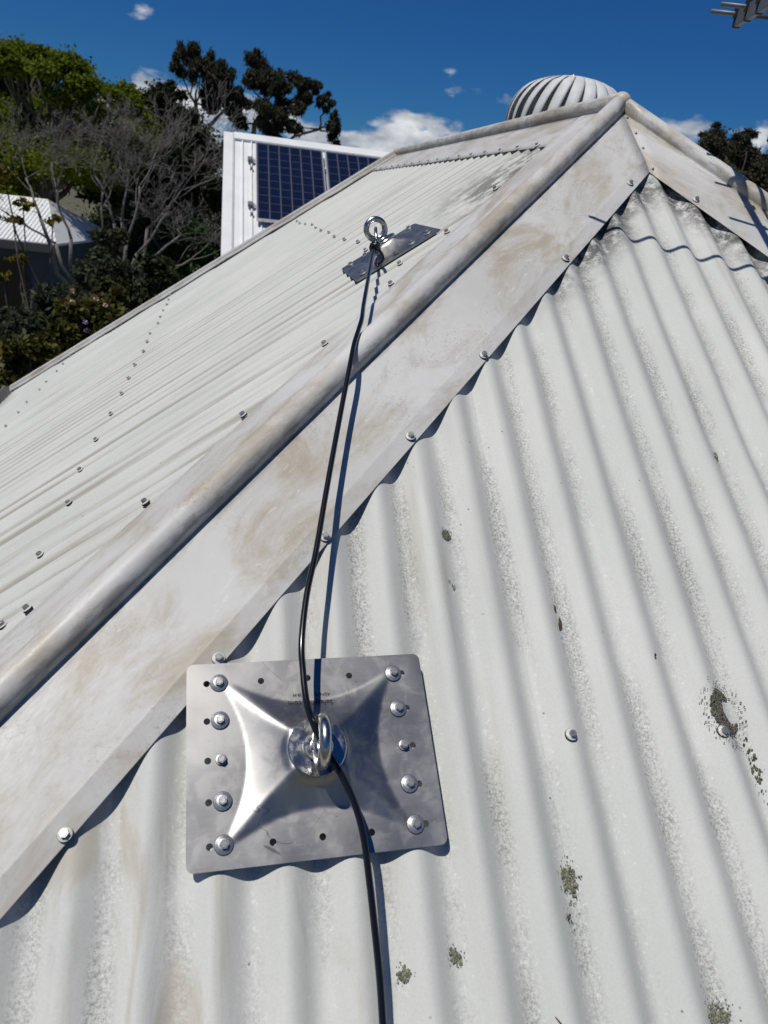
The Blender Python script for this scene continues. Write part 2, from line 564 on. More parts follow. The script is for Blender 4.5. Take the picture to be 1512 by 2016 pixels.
# screws
def screw_mesh(name, rw, hw, mat, flange=.0066):
    prof = [(rw * 1.03, -.002), (rw * 1.03, .0006), (rw, .0008), (rw * .97, .0016), (rw * .72, hw * .8), (rw * .6, hw), (flange * .7, hw)]
    me = lathe(name, prof, [mat, 'rubber', 'galv'], 20, True, [1, 1, 0, 0, 0, 0, 0])
    bm = bmesh.new(); bm.from_mesh(me)
    n0 = len(bm.verts)
    hz = hw; nf = len(me.polygons)
    for (r_, z0, z1) in ((.0050, hz - .0004, hz + .0042), (.0043, hz + .0042, hz + .0050)):
        bot = [bm.verts.new((r_ * math.cos(math.pi * k / 3), r_ * math.sin(math.pi * k / 3), z0)) for k in range(6)]
        r2 = r_ if z1 < hz + .0045 else r_ * .86
        top = [bm.verts.new((r2 * math.cos(math.pi * k / 3), r2 * math.sin(math.pi * k / 3), z1)) for k in range(6)]
        for k in range(6):
            bm.faces.new((bot[k], bot[(k + 1) % 6], top[(k + 1) % 6], top[k]))
        bm.faces.new(top)
    bm.to_mesh(me); bm.free()
    me.polygons.foreach_set('use_smooth', [p_.index < nf - 1 for p_ in me.polygons])
    me.polygons.foreach_set('material_index', [p_.material_index if p_.index < nf else 2 for p_ in me.polygons])
    sharp(me, 40)
    return me
scr = screw_mesh('screw', .0082, .0030, 'screw_paint')
scr_small = screw_mesh('screw_small', .0070, .0026, 'screw_paint')
scrw = screw_mesh('washer_screw', .0106, .0036, 'zinc')
scrh = screw_mesh('hex_screw', .0066, .0024, 'zinc')
def screw(parent, Mw, x, y, z=.0008, me=None, tiltv=.09):
    rz = random.random() * 6.28
    Mx = Mw @ T(x, y, z) @ Matrix.Rotation(random.uniform(-tiltv, tiltv), 4, 'X') @ Matrix.Rotation(random.uniform(-tiltv, tiltv), 4, 'Y') @ Matrix.Rotation(rz, 4, 'Z')
    return put('screw', me or scr, parent, Mx)
for X, u in ((-.5302, -1.5862), (-.2990, -1.5911), (-.07, -1.589), (.162, -1.59)):
    Xc = X0F + round((X - X0F) / SP) * SP
    i = [j for j in range(len(edges) - 1) if edges[j] <= Xc < edges[j + 1]]
    screw(SF if not i else sheetsF[min(i[0], len(sheetsF) - 1)], MF, Xc, u, .0010 + LIFT[i[0] if i else 2])
for u, lo in ((-1.585, -1.05), (-.712, -.30), (-2.36, -1.6)):
    k = math.ceil((lo - Y0L) / SP)
    while True:
        Y = Y0L + k * SP
        if Y > ygable(u) - .12: break
        j = max(0, min(len(sheetsL) - 1, int((Y + 2.33) / .762)))
        if not (u == -.712 and -.17 < Y < .16):
            screw(sheetsL[j], ML, -Y, u + random.uniform(-.012, .012), .0012, scr_small)
        k += 3

# ------------------------------------------------------------------ flashings
hdL = Vector((1, 1, tp)).normalized(); laL = Vector((1, -1, 0)).normalized(); upL = laL.cross(hdL)
hdR = Vector((-1, 1, tp)).normalized(); laR = Vector((1, 1, 0)).normalized(); upR = laR.cross(hdR)
KF = -.4529
RC, RR = .0070, .0228
CL = [(0, -.0016), (.0010, -.0014), (.0235, .0020), (.0245, .0022), (.0255, .0021), (.030, .0019)]
def cap_profile(wp, wn):
    pr = []
    def fl(a): return KF * abs(a) + .0042
    for e_, lift in CL:
        pr.append((wp - e_, fl(wp - e_) + lift))
    for a in (.060, .030, .0225, .0215): pr.append((a, fl(a) + .0006))
    th0 = math.atan2(fl(.0195) - RC, .0195)
    for i in range(19):
        th = th0 + (math.pi - 2 * th0) * i / 18
        pr.append((RR * math.cos(th), RC + RR * math.sin(th)))
    for a in (.0215, .0225, .030, .060): pr.append((-a, fl(a) + .0006))
    for e_, lift in reversed(CL):
        pr.append((-(wn - e_), fl(wn - e_) + lift))
    return pr
def hip_cap(hd, la, up, s0, wp, wn, mat, sd_):
    pr = cap_profile(wp, wn)
    rows = 70
    V, Fc = [], []
    for a, b in pr:
        s1 = -(a * la.x + b * up.x) / hd.x
        for j in range(rows + 1):
            s = s0 + (s1 - s0) * j / rows
            q = max(0., min(1., (abs(a) - .03) / .04)) * max(0, min(1, (max(wp, wn) - abs(a)) / .03 + .25))
            w = .0009 * noise.noise((s * 3.1, a * 9, sd_)) * q + .0004 * noise.noise((s * 9, a * 16, sd_ + 3)) * q
            if abs(a) < RR: w += .0009 * noise.noise((s * 7, sd_, 2)) + .0005 * noise.noise((s * 22, a * 40, sd_))
            V.append((a, s, b + w))
    r1 = rows + 1
    for i in range(len(pr) - 1):
        for j in range(rows):
            Fc.append((i * r1 + j, i * r1 + j + 1, (i + 1) * r1 + j + 1, (i + 1) * r1 + j))
    me = mesh('hip_flashing', V, Fc, mat, True)
    o = put('hip_flashing', me, house, axes(la, hd, up))
    return solid(o, .0008)
wedge = .2234 / math.sqrt(2)
capL = hip_cap(hdL, laL, upL, -4.0, wedge, wedge * 1.04, 'cap1', 1.0)
capR = hip_cap(hdR, laR, upR, -4.0, wedge, wedge, 'cap2', 7.0)
# ridge flashing: local x lateral, y along, z up
def ridge_cap():
    pr = []
    wd = .147
    for a in (wd, wd - .02, wd - .04, .06, .035): pr.append((a, -tp * a + .0045 + (-.0015 if a == wd else .0012)))
    th0 = math.atan2(-tp * .019 + .0045 - .012, .019)
    for i in range(15):
        th = th0 + (math.pi - 2 * th0) * i / 14
        pr.append((.0235 * math.cos(th), .012 + .0235 * math.sin(th)))
    for a in (.035, .06, wd - .04, wd - .02, wd): pr.append((-a, -tp * a + .0045 + (-.0015 if a == wd else .0012)))
    V, Fc = [], []
    rows = 40
    for a, b in pr:
        for j in range(rows + 1):
            y = .004 + 2.74 * j / rows
            V.append((a, y, b + .0012 * noise.noise((y * 4, a * 8, 9))))
    r1 = rows + 1
    for i in range(len(pr) - 1):
        for j in range(rows):
            Fc.append((i * r1 + j, i * r1 + j + 1, (i + 1) * r1 + j + 1, (i + 1) * r1 + j))
    return solid(put('ridge_flashing', mesh('ridge_flashing', V, Fc, 'cap3', True), house, T(0, 0, 0)), .0008)
ridge = ridge_cap()
put('peak_patch', lathe('peak_patch', [(.0001, -.024)] + [(.0245 * math.cos(t), .0245 * math.sin(t)) for t in np.linspace(-1.4, 1.5, 12)], 'cap2', 20), house, T(0, -.004, .012))

# screws in the flashings
for X, u in ((-.0705, -.3334), (-.303, -.6248), (-.5306, -.9125), (-.6882, -1.1031), (-.8372, -1.2912), (-.9836, -1.4719), (-1.1427, -1.6689), (-1.30, -1.865)):
    screw(capL, MF, X, u, .0050)
for Y, u in ((-1.0023, -1.5396), (-.848, -1.3544), (-.6963, -1.1621), (-.5535, -.9699), (-.3978, -.7816), (-.2304, -.5895), (-.078, -.40), (-1.155, -1.73)):
    screw(capL, ML, -Y, u, .0046, scr_small)
for X, u in ((.0926, -.3633), (.245, -.548), (.397, -.735), (.55, -.925)):
    screw(capR, MF, X, u, .0048)
for i in range(17):
    screw(ridge, ML, -(.1638 + .1524 * i), -.172, .0040)
# pop rivets down the mitre and two on the roll
riv = lathe('rivet', [(.0034, 0), (.0034, .0008), (.0026, .0018), (.0008, .0022)], 'galv', 12)
for X, u in ((.004, -.052), (.0085, -.118), (.0095, -.180), (.010, -.262)):
    put('rivet', riv, capR, MF @ T(X, u, .0062))

# barge flashing along the far verge of the left slope
def barge():
    pr = [(-.085, .006), (-.083, .013), (-.062, .016), (-.058, .030), (0, .034), (.004, .026), (.004, -.15)]
    rows = 44
    V, Fc = [], []
    for a, b in pr:
        for j in range(rows + 1):
            u = EAVE - .02 + (.0 - EAVE) * j / rows
            V.append((-(ygable(u) + a), u, b + (.004 * noise.noise((u * 9, a * 5, 5)) if b < .02 and b > 0 else 0)))
    r1 = rows + 1
    for i in range(len(pr) - 1):
        for j in range(rows):
            Fc.append((i * r1 + j, i * r1 + j + 1, (i + 1) * r1 + j + 1, (i + 1) * r1 + j))
    return solid(put('barge_flashing', mesh('barge_flashing', V, Fc, 'cap3'), house, ML), .001)
bg_ = barge()
# gutters, fascias, walls under the eaves
ex, ez = EAVE * cp, EAVE * sp
def gutter(name, L_, Mw):
    pr = [(0, .0), (0, -.11), (-.10, -.11), (-.115, -.02), (-.125, .0), (-.118, .004), (-.108, -.02), (-.095, -.10), (-.006, -.10), (-.006, 0)]
    V = [(x, y, z) for y in (0, L_) for x, z in pr]
    n = len(pr)
    Fc = [(i, (i + 1) % n, n + (i + 1) % n, n + i) for i in range(n)] + [tuple(range(n)), tuple(range(2 * n - 1, n - 1, -1))]
    put('gutter', mesh('gutter', V, Fc, 'beige_gutter'), house, Mw)
gutter('gutter', 5.83, T(ex + .03, -2.5, ez - .012))
gutter('gutter', 5.2, axes((0, 1, 0), (-1, 0, 0), (0, 0, 1), (2.6, ex + .03, ez - .012)))
wb = [(ex + .25, -ex - .25, ex + .25, ex + .47, GZ, ez - .03), (ex + .25, ex + .47, ex + .47, 2.6, GZ, ez - .03),
      (-ex - .47, -ex - .25, ex + .47, 2.6, GZ, ez - .03), (ex + .47, -ex - .47, 2.4, 2.6, GZ, ez - .03)]
for b in wb:
    put('wall', boxes('wall', [b], 'brick_wall'), house)
put('gable_wall', mesh('gable_wall', [(ex + .3, 2.5, ez - .03), (-ex - .3, 2.5, ez - .03), (0, 2.5, -.06), (ex + .3, 2.6, ez - .03), (-ex - .3, 2.6, ez - .03), (0, 2.6, -.06)],
     [(0, 1, 2), (5, 4, 3), (0, 3, 4, 1), (1, 4, 5, 2), (2, 5, 3, 0)], 'brick_wall'), house)

# ------------------------------------------------------------------ roof anchors
DH = .0255
def dome(x, y):
    bx = .080 + .030 * (y / .092) ** 2
    by = .063 + .032 * (x / .100) ** 2
    q = ((abs(x) / bx) ** 14 + (abs(y) / by) ** 14) ** (1 / 14.)
    t = max(0., min(1., (1 - q) / .64))
    h = .70 * t + .30 * t ** 1.9
    rr_ = math.hypot(x, y)
    flat = max(0., min(1., (.041 - rr_) / .012))
    return DH * (h * (1 - flat) + flat * 1.0)
HOLES = [(-.1265, .093), (-.1265, .0465), (-.126, 0), (-.1255, -.0465), (-.125, -.0935), (.1235, .093), (.1235, .0465), (.1245, -.001), (.1255, -.0475), (.1265, -.0935),
         (-.060, .0930), (-.001, .0935), (.053, .0935), (-.055, -.0955), (.002, -.0955), (.060, -.0965)]
PW, PH, PC, PT = .1505, .1185, .009, .0022
def plate_mesh():
    # build top and bottom skins on a grid, cut holes with boolean
    nx, ny = 112, 88
    V, Fc = [], []
    def corner(x, y):
        ax, ay = abs(x), abs(y)
        if ax > PW - PC and ay > PH - PC:
            dx, dy = ax - (PW - PC), ay - (PH - PC)
            d = math.hypot(dx, dy)
            mx_ = max(dx, dy)
            if d > 0:
                s = mx_ / d
                ax, ay = PW - PC + dx * s, PH - PC + dy * s
        return math.copysign(ax, x), math.copysign(ay, y)
    for lay in (0, 1):
        for i in range(nx + 1):
            for j in range(ny + 1):
                x, y = corner(-PW + 2 * PW * i / nx, -PH + 2 * PH * j / ny)
                w = .0004 * noise.noise((x * 14, y * 14, 3))
                V.append((x, y, dome(x, y) + (PT if lay else 0) + w))
    r1 = ny + 1; N = (nx + 1) * r1
    for i in range(nx):
        for j in range(ny):
            a = i * r1 + j
            Fc.append((N + a, N + a + r1, N + a + r1 + 1, N + a + 1)); Fc.append((a, a + 1, a + r1 + 1, a + r1))
    rim = [i * r1 for i in range(nx + 1)] + [nx * r1 + j for j in range(1, ny + 1)] + [i * r1 + ny for i in range(nx - 1, -1, -1)] + [j for j in range(ny - 1, 0, -1)]
    for k in range(len(rim)):
        a, b = rim[k], rim[(k + 1) % len(rim)]
        Fc.append((a, b, N + b, N + a))
    me = mesh('plate', V, Fc, 'stainless', True)
    bm = bmesh.new()
    for hx, hy in HOLES:
        bmesh.ops.create_cone(bm, cap_ends=True, segments=20, radius1=.0040, radius2=.0040, depth=.04, matrix=T(hx, hy, 0))
    cme = bpy.data.meshes.new('cut'); bm.to_mesh(cme); bm.free()
    oa = bpy.data.objects.new('tmp_a', me); ob = bpy.data.objects.new('tmp_b', cme)
    col.objects.link(oa); col.objects.link(ob)
    md = oa.modifiers.new('b', 'BOOLEAN'); md.object = ob; md.operation = 'DIFFERENCE'; md.solver = 'EXACT'
    dg = bpy.context.evaluated_depsgraph_get()
    out = bpy.data.meshes.new_from_object(oa.evaluated_get(dg))
    bpy.data.objects.remove(oa); bpy.data.objects.remove(ob); bpy.data.meshes.remove(cme)
    out.name = 'plate'
    if not out.materials: out.materials.append(M['stainless'])
    sharp(out, 40)
    return out
plate_me = plate_mesh()
NTOP = DH + PT
collar_me = sharp(lathe('collar', [(.0345, -.004), (.0350, .0032), (.0340, .0042), (.020, .0046)], 'polished', 40), 40)
boss_me = sharp(lathe('boss', [(.0178, .004), (.0178, .0086), (.0166, .0098), (.012, .0100), (.0095, .0100), (.0086, .0150), (.0001, .0155)], 'polished', 32), 40)
def ring_mesh(Rm, r_, name='eye_ring', mat='polished', seg=48, sd=16):
    V, Fc = [], []
    for i in range(seg):
        t = 2 * math.pi * i / seg
        thick = r_ * (1 + .12 * max(0, -math.sin(t)))
        for k in range(sd):
            a = 2 * math.pi * k / sd
            V.append(((thick * 1.0) * math.sin(a), (Rm + thick * math.cos(a)) * math.cos(t), (Rm + thick * math.cos(a)) * math.sin(t)))
    for i in range(seg):
        for k in range(sd):
            i2, k2 = (i + 1) % seg, (k + 1) % sd
            Fc.append((i * sd + k, i2 * sd + k, i2 * sd + k2, i * sd + k2))
    return mesh(name, V, Fc, mat, True)
ring_me = ring_mesh(.0246, .0072)
def text_mesh(body, size, x, y, rot, name):
    cu = bpy.data.curves.new(name, 'FONT')
    cu.body = body; cu.size = size; cu.align_x = 'CENTER'; cu.resolution_u = 3
    o = bpy.data.objects.new('tmp_t', cu); col.objects.link(o)
    dg = bpy.context.evaluated_depsgraph_get()
    me = bpy.data.meshes.new_from_object(o.evaluated_get(dg))
    bpy.data.objects.remove(o)
    bm = bmesh.new(); bm.from_mesh(me)
    bmesh.ops.triangulate(bm, faces=bm.faces[:])
    bmesh.ops.subdivide_edges(bm, edges=[e for e in bm.edges if e.calc_length() > size * .3], cuts=1)
    c, s = math.cos(rot), math.sin(rot)
    for v_ in bm.verts:
        a, b = v_.co.x, v_.co.y
        v_.co = (x + c * a - s * b, y + s * a + c * b, 0)
        v_.co.z = dome(v_.co.x, v_.co.y) + PT + .0012
    me2 = bpy.data.meshes.new(name)
    bm.to_mesh(me2); bm.free(); me2.materials.append(M['ink']); me2.name = name
    return me2
marks = [text_mesh('Safetylink.com', .0098, .0, .0640, R(178), 'printed_web_address'), text_mesh('AS/NZS      -2009-M', .0056, .002, .0735, R(178), 'printed_standard_line')]
def anchor(label, Mw, sr=0.):
    t = thing('roof_anchor', label, 'roof anchor', Mw, 'stainless roof anchor plates')
    put('plate', plate_me, t, Mw)
    put('collar', collar_me, t, Mw @ T(.0, .0, NTOP))
    put('boss', boss_me, t, Mw @ T(.0, .0, NTOP))
    put('eye_ring', ring_me, t, Mw @ T(.001, -.002, NTOP + .0105 + .0246) @ Matrix.Rotation(sr, 4, 'Z'))
    for k, yy in enumerate((.093, .0465, 0, -.0465, -.093)):
        for sx in (-1, 1):
            xx = sx * (.1115) + (.0005 * k if sx > 0 else .0018 * k * .3)
            hx = k == 2
            put('screw', scrh if hx else scrw, t, Mw @ T(xx, yy, PT + .0008 + dome(xx, yy)) @ Matrix.Rotation(random.random() * 6, 4, 'Z') @ Matrix.Rotation(random.uniform(-.05, .05), 4, 'X'))
    for me_ in marks:
        put(me_.name, me_, t, Mw)
    return t
A1 = MF @ T(-.8677, -1.5949, .0050) @ Matrix.Rotation(R(2.0), 4, 'Z') @ Matrix.Rotation(.012, 4, 'X') @ Matrix.Rotation(.012, 4, 'Y')
A2 = ML @ T(.0069, -.699, .0034) @ Matrix.Rotation(R(-1.0), 4, 'Z')
anchor('near stainless steel anchor plate with black cable threaded through its ring', A1, R(-4))
anchor('far stainless steel anchor plate on the left slope with the shackle hanging from its ring', A2, R(6))

# ------------------------------------------------------------------ cable
rope_pts = [(-.806, -1.80, -1.325), (-.808, -1.66, -1.195)] + [(-.8106, -1.5448, -1.095), (-.8111, -1.5017, -1.0567), (-.8139, -1.4684, -1.0229), (-.8171, -1.4375, -.9908), (-.8215, -1.4051, -.9577), (-.8297, -1.3807, -.9328),
            (-.8438, -1.356, -.9101), (-.8613, -1.3331, -.8899), (-.8742, -1.3142, -.8703), (-.8819, -1.2953, -.8517), (-.8848, -1.2666, -.8287), (-.8848, -1.2368, -.8048),
            (-0.8754, -1.1829, -0.771), (-0.8596, -1.1256, -0.7372), (-0.8416, -1.0499, -0.6902), (-0.8223, -0.9724, -0.6395), (-0.8029, -0.8978, -0.5884), (-.7845, -.8301, -.5399),
            (-.7731, -.7836, -.5185), (-.7604, -.7427, -.5005), (-.7495, -.7040, -.4865), (-.7348, -.6289, -.4725), (-.7086, -.5046, -.4475), (-.6711, -.3232, -.4206), (-.6369, -.162, -.3960), (-.6230, -.108, -.3905)]
path = catmull(rope_pts, 8)
cable = thing('cable', 'long black coated cable running over the roof through the near ring', 'cable', T(-.806, -1.80, -1.325))
put('cable_run', tubes('cable_run', [(path, .0041)], 'black_pvc', 14), cable)
# end knot: a few turns and a loose tail
e0 = Vector(rope_pts[-1]); dv = (e0 - Vector(rope_pts[-2])).normalized()
sd1 = dv.cross(Vector((0, 0, 1))).normalized(); u1 = sd1.cross(dv)
kn = []
for i in range(60):
    t = i / 59 * 2 * math.pi * 3.4
    kn.append(e0 - dv * (.052 - .045 * i / 59) + (.0078 + .001 * math.sin(t * .7)) * (math.cos(t) * sd1 + math.sin(t) * u1))
put('knot', tubes('knot', [(kn, .0042)], 'black_pvc', 10), cable)
tail = catmull([e0 - dv * .05 + sd1 * .006, e0 - dv * .07 + sd1 * .018 - u1 * .004, e0 - dv * .095 + sd1 * .026 - u1 * .016, e0 - dv * .115 + sd1 * .014 - u1 * .03], 8)
put('tail', tubes('tail', [(tail, .0040)], 'black_pvc', 10), cable)
loop = [e0 - dv * .01 + sd1 * .006, e0 + dv * .012 + sd1 * .011, e0 + dv * .030 + sd1 * .006, e0 + dv * .034, e0 + dv * .030 - sd1 * .006, e0 + dv * .012 - sd1 * .011, e0 - dv * .01 - sd1 * .006]
put('eye_loop', tubes('eye_loop', [(catmull(loop, 6), .0042)], 'black_pvc', 10), cable)
# shackle between the loop and the far ring
ring2 = A2 @ T(.001, -.002, NTOP + .0105 + .0246)
rc = ring2.translation
tgt = e0 + dv * .026
bot = rc + (tgt - rc).normalized() * .0246
ax1 = (bot - tgt).normalized()
sx1 = ax1.cross(Vector((1, 0, .2))).normalized()
sh = thing('shackle', 'small steel shackle joining the cable end to the far ring', 'shackle', T(*tgt))
bow = []
ln = (bot - tgt).length
for i in range(25):
    t = math.pi * (i / 24) 
    bow.append(bot + ax1 * .004 + sx1 * (.0115 * math.cos(t)) + ax1 * (.0105 * math.sin(t)))
bow = [tgt - ax1 * .004 + sx1 * .0095] + bow + [tgt - ax1 * .004 - sx1 * .0095]
put('bow', tubes('bow', [(bow, .0040)], 'polished', 12), sh)
put('pin', tubes('pin', [([tgt - ax1 * .004 + sx1 * .019, tgt - ax1 * .004 - sx1 * .019], .0042), ([tgt - ax1 * .004 + sx1 * .019, tgt - ax1 * .004 + sx1 * .025], .0068)], 'polished', 12), sh)

# ------------------------------------------------------------------ spinning vent behind the ridge
VX, VY = .205, .82
VT = T(VX, VY, 0)
vent = thing('roof_ventilator', 'round off-white spinning roof ventilator with curved vanes behind the ridge', 'ventilator', T(VX, VY, -.15))
RV, ZE = .214, .050
def vprof(t):     # t 0 bottom .. 1 top
    if t < .42:
        q = t / .42
        return (.165 + (RV - .165) * math.sin(q * math.pi / 2), -.085 + (ZE + .085) * q)
    q = (t - .42) / .58
    a = q * math.pi / 2
    return (max(.030, RV * math.cos(a) ** .72), ZE + .142 * math.sin(a) ** 1.0)
NV = 24
for i in range(NV):
    V, Fc = [], []
    n1, n2 = 18, 6
    for a_ in range(n1 + 1):
        t = a_ / n1 * .985
        r_, z_ = vprof(t)
        tw = .55 * (t - .5)
        for b_ in range(n2 + 1):
            q = b_ / n2
            az = 2 * math.pi / NV * (i + q * 1.02) + tw
            bulge = .010 * math.sin(q * math.pi) 
            inset = 1 - .14 * (1 - q) * math.sin(min(1, t * 1.25) * math.pi) ** .5 if t < .8 else 1 - .14 * (1 - q) * (1 - t) / .2 * .9
            rr_ = r_ * inset + bulge * math.sin(t * math.pi)
            V.append((rr_ * math.cos(az), rr_ * math.sin(az), z_))
    for a_ in range(n1):
        for b_ in range(n2):
            k0 = a_ * (n2 + 1) + b_
            Fc.append((k0, k0 + 1, k0 + n2 + 2, k0 + n2 + 1))
    solid(put('vane', mesh('vane', V, Fc, 'vent_paint', True), vent, VT), .0008)
put('top_plate', lathe('top_plate', [(.060, .186), (.058, .192), (.02, .196)], 'vent_paint', 28), vent, VT)
put('spindle_nut', lathe('spindle_nut', [(.009, .194), (.009, .200), (.005, .203), (.003, .206)], 'galv', 12), vent, VT)
put('throat', lathe('throat', [(.155, -.24), (.155, -.09), (.166, -.085), (.166, -.075), (.150, -.075)], 'vent_paint', 32), vent, VT)
put('flashing_skirt', lathe('flashing_skirt', [(.24, .004), (.238, .008), (.17, .012), (.165, .03)], 'vent_paint', 32), vent, MR @ T(VY, -VX / cp, 0))

# ------------------------------------------------------------------ aerial above the right hip
ang = R(14)
dd = Vector((math.sin(ang), math.cos(ang), 0)); ee = Vector((math.cos(ang), -math.sin(ang), 0)); zz = Vector((0, 0, 1))
E0 = Vector((.1213, -.2413, .1528))
MA = axes(ee, dd, zz, E0)
mast_foot = MA @ Vector((.62, -.34, 0))
ant = thing('aerial', 'grey aluminium television aerial with short rods at the top right corner', 'aerial', T(mast_foot.x, mast_foot.y, -tp * mast_foot.x))
put('boom', boxes('boom', [(-.006, .006, -.95, .0, .0, .032)], 'aluminium', .002), ant, MA)
put('second_boom', boxes('second_boom', [(.034, .041, -.95, -.075, .012, .024)], 'aluminium', .002), ant, MA)
ROD = [(-.006, -.063, .066), (-.067, -.063, .066), (-.345, -.436, .43), (-.200, -.075, .07)]
for y, a, b in ROD:
    put('rod', tubes('rod', [([Vector((a, y, .025)), Vector((b, y + .0005, .025))], .0046)], 'aluminium', 10), ant, MA)
for y in (-.006, -.067, -.128, -.200, -.345):
    put('clip', boxes('clip', [(-.011, .011, y - .007, y + .007, .016, .039), (-.0075, .0075, y - .003, y + .003, -.002, .018)], 'dark_clip', .002), ant, MA)
put('end_plug', boxes('end_plug', [(-.0068, .0068, -.004, .003, -.001, .037)], 'dark_clip', .001), ant, MA)
put('arm', tubes('arm', [([MA @ Vector((-.03, -.34, -.012)), MA @ Vector((.65, -.34, -.012))], .014)], 'aluminium', 14), ant)
mf = Vector((mast_foot.x, mast_foot.y, min(-tp * mast_foot.x, tp * mast_foot.y)))
put('mast', tubes('mast', [([mf - zz * .01, Vector((mf.x, mf.y, E0.z + .25))], .019)], 'aluminium', 16), ant)

# ------------------------------------------------------------------ the building with the solar panels
PN = -5.8
MW = MF @ T(0, 0, PN)
wing = thing('neighbouring_building', 'white metal roofed building with solar panels beyond the left slope', 'building', T(2.5, 9.5, GZ))
UR = 8.93
ribs = []
XS = [-.86 + .128 * i for i in range(58)]
put('roof_sheet', boxes('roof_sheet', [(-.94, 6.6, 3.6, UR, -.02, 0)], 'white_metal'), wing, MW)
for i, x_ in enumerate(XS):
    put('rib', boxes('rib', [(x_ - .010, x_ + .010, 3.6, UR, .0005, .024)], 'white_metal', .004), wing, MW)
put('ridge_flashing', boxes('ridge_flashing', [(-.862, 6.6, UR - .135, UR + .02, .026, .036), (-.862, 6.6, UR - .139, UR - .135, .0, .036)], 'white_metal', .002), wing, MW)
put('barge_flashing', boxes('barge_flashing', [(-1.005, -.868, 3.6, UR - .01, .032, .040), (-1.005, -.999, 3.6, UR - .01, -.16, .032), (-.873, -.868, 3.6, UR - .01, .001, .032)], 'white_metal', .0015), wing, MW)
ry = MW @ Vector((0, UR, 0)); by_ = MW @ Vector((0, 3.6, 0))
put('back_roof', mesh('back_roof', [(-.99, ry.y, ry.z + .02), (6.6, ry.y, ry.z + .02), (6.6, 2 * ry.y - by_.y, by_.z), (-.99, 2 * ry.y - by_.y, by_.z)], [(0, 1, 2, 3)], 'white_metal'), wing)
put('wall', boxes('wall', [(-.85, 6.5, by_.y + .4, 2 * ry.y - by_.y - .4, GZ, by_.z + .1)], 'white_metal'), wing)
put('gable_wall', mesh('gable_wall', [(-.86, by_.y + .3, by_.z), (-.86, 2 * ry.y - by_.y - .3, by_.z), (-.86, ry.y, ry.z - .12), (-.80, by_.y + .3, by_.z), (-.80, 2 * ry.y - by_.y - .3, by_.z), (-.80, ry.y, ry.z - .12)],
     [(0, 2, 1), (3, 4, 5), (0, 3, 5, 2), (1, 2, 5, 4)], 'white_metal'), wing)
# dark sheet standing in for the shade below the panels
put('panel_shade', boxes('panel_shade', [(-.50, .42, 5.6, 6.75, .026, .034)], 'backsheet'), wing, MW)
cell_me = boxes('cell', [(-.0700, .0700, -.0800, .0800, 0, .0014)], 'cell')
def solar(label, x0, utop, ncol=6, nrow=10):
    PWd, PHt = .992, 1.745
    Mx = MW @ T(x0 + PWd / 2, utop - PHt / 2, .095)
    t = thing('solar_panel', label, 'solar panel', Mx, 'solar panels on the white roof')
    w, h = PWd / 2, PHt / 2
    put('frame', boxes('frame', [(-w, -w + .012, -h, h, -.035, .006), (w - .012, w, -h, h, -.035, .006), (-w + .012, w - .012, h - .012, h, -.035, .006), (-w + .012, w - .012, -h, -h + .014, -.035, .006)], 'panel_frame', .0015), t, Mx)
    put('backing', boxes('backing', [(-w + .012, w - .012, -h + .014, h - .012, -.006, -.002)], 'backsheet'), t, Mx)
    px, py = (PWd - .044) / ncol, (PHt - .05) / nrow
    for i in range(ncol):
        for j in range(nrow):
            put('cell', cell_me, t, Mx @ T(-w + .022 + px * (i + .5), -h + .026 + py * (j + .5), -.0018))
    return t
solar('blue solar panel at the left end of the white roof, fully in view', -.546, 8.665)
solar('blue solar panel beside the ridge, its lower half hidden behind the slope', .482, 8.665)
solar('blue solar panel furthest right, almost hidden behind the ridge', 1.51, 8.665)
for u_ in (8.30, 7.28):
    for (a, b) in ((-.64, 2.6),):
        put('mounting_rail', boxes('mounting_rail', [(a, b, u_ - .02, u_ + .02, .026, .058)], 'panel_frame', .003), wing, MW)
    put('rail_clamp', boxes('rail_clamp', [(-.66, -.585, u_ - .035, u_ + .035, .024, .075)], 'aluminium', .004), wing, MW)
    put('rail_foot', boxes('rail_foot', [(-.625, -.585, u_ - .20, u_ - .155, .001, .05)], 'aluminium', .004), wing, MW)

# ------------------------------------------------------------------ house beyond the bare tree
nh = thing('distant_house', 'low house with white ribbed roof and dark walls behind the bare tree', 'house', T(-9.0, 22.5, GZ))
ew = T(-9.3, 22.0, 0) @ Matrix.Rotation(R(-9), 4, 'Z')
hx, hyf, hyb, zE, zT = 4.36, -1.4, 4.0, -2.02, -1.02
rv = [(-hx, hyf, zE), (hx, hyf, zE), (hx, hyb, zE), (-hx, hyb, zE), (-hx + 1.0, .9, zT), (hx - 1.0, .9, zT)]
put('roof', mesh('roof', rv + [(a, b, c - .06) for a, b, c in rv[:4]], [(0, 1, 5, 4), (1, 2, 5), (2, 3, 4, 5), (3, 0, 4), (0, 6, 7, 1), (1, 7, 8, 2), (2, 8, 9, 3), (3, 9, 6, 0), (9, 8, 7, 6)], 'white_metal'), nh, ew)
for i in range(80):
    x_ = -hx + .06 + i * (2 * hx - .12) / 79
    fr_ = min(1., (hx - abs(x_)) / 1.0)
    y1, z1 = hyf + (.9 - hyf) * fr_ * .97, zE + (zT - zE) * fr_ * .97
    put('roof_rib', tubes('roof_rib', [([(x_, hyf, zE + .012), (x_, y1, z1 + .010)], .010)], 'white_metal', 5), nh, ew)
put('fascia', boxes('fascia', [(-hx, hx, hyf - .03, hyf + .02, zE - .24, zE - .03)], 'dark_fascia'), nh, ew)
put('wall', boxes('wall', [(-hx + .3, hx - .3, hyf + .5, hyb - .4, GZ, zE - .06)], 'blue_wall'), nh, ew)
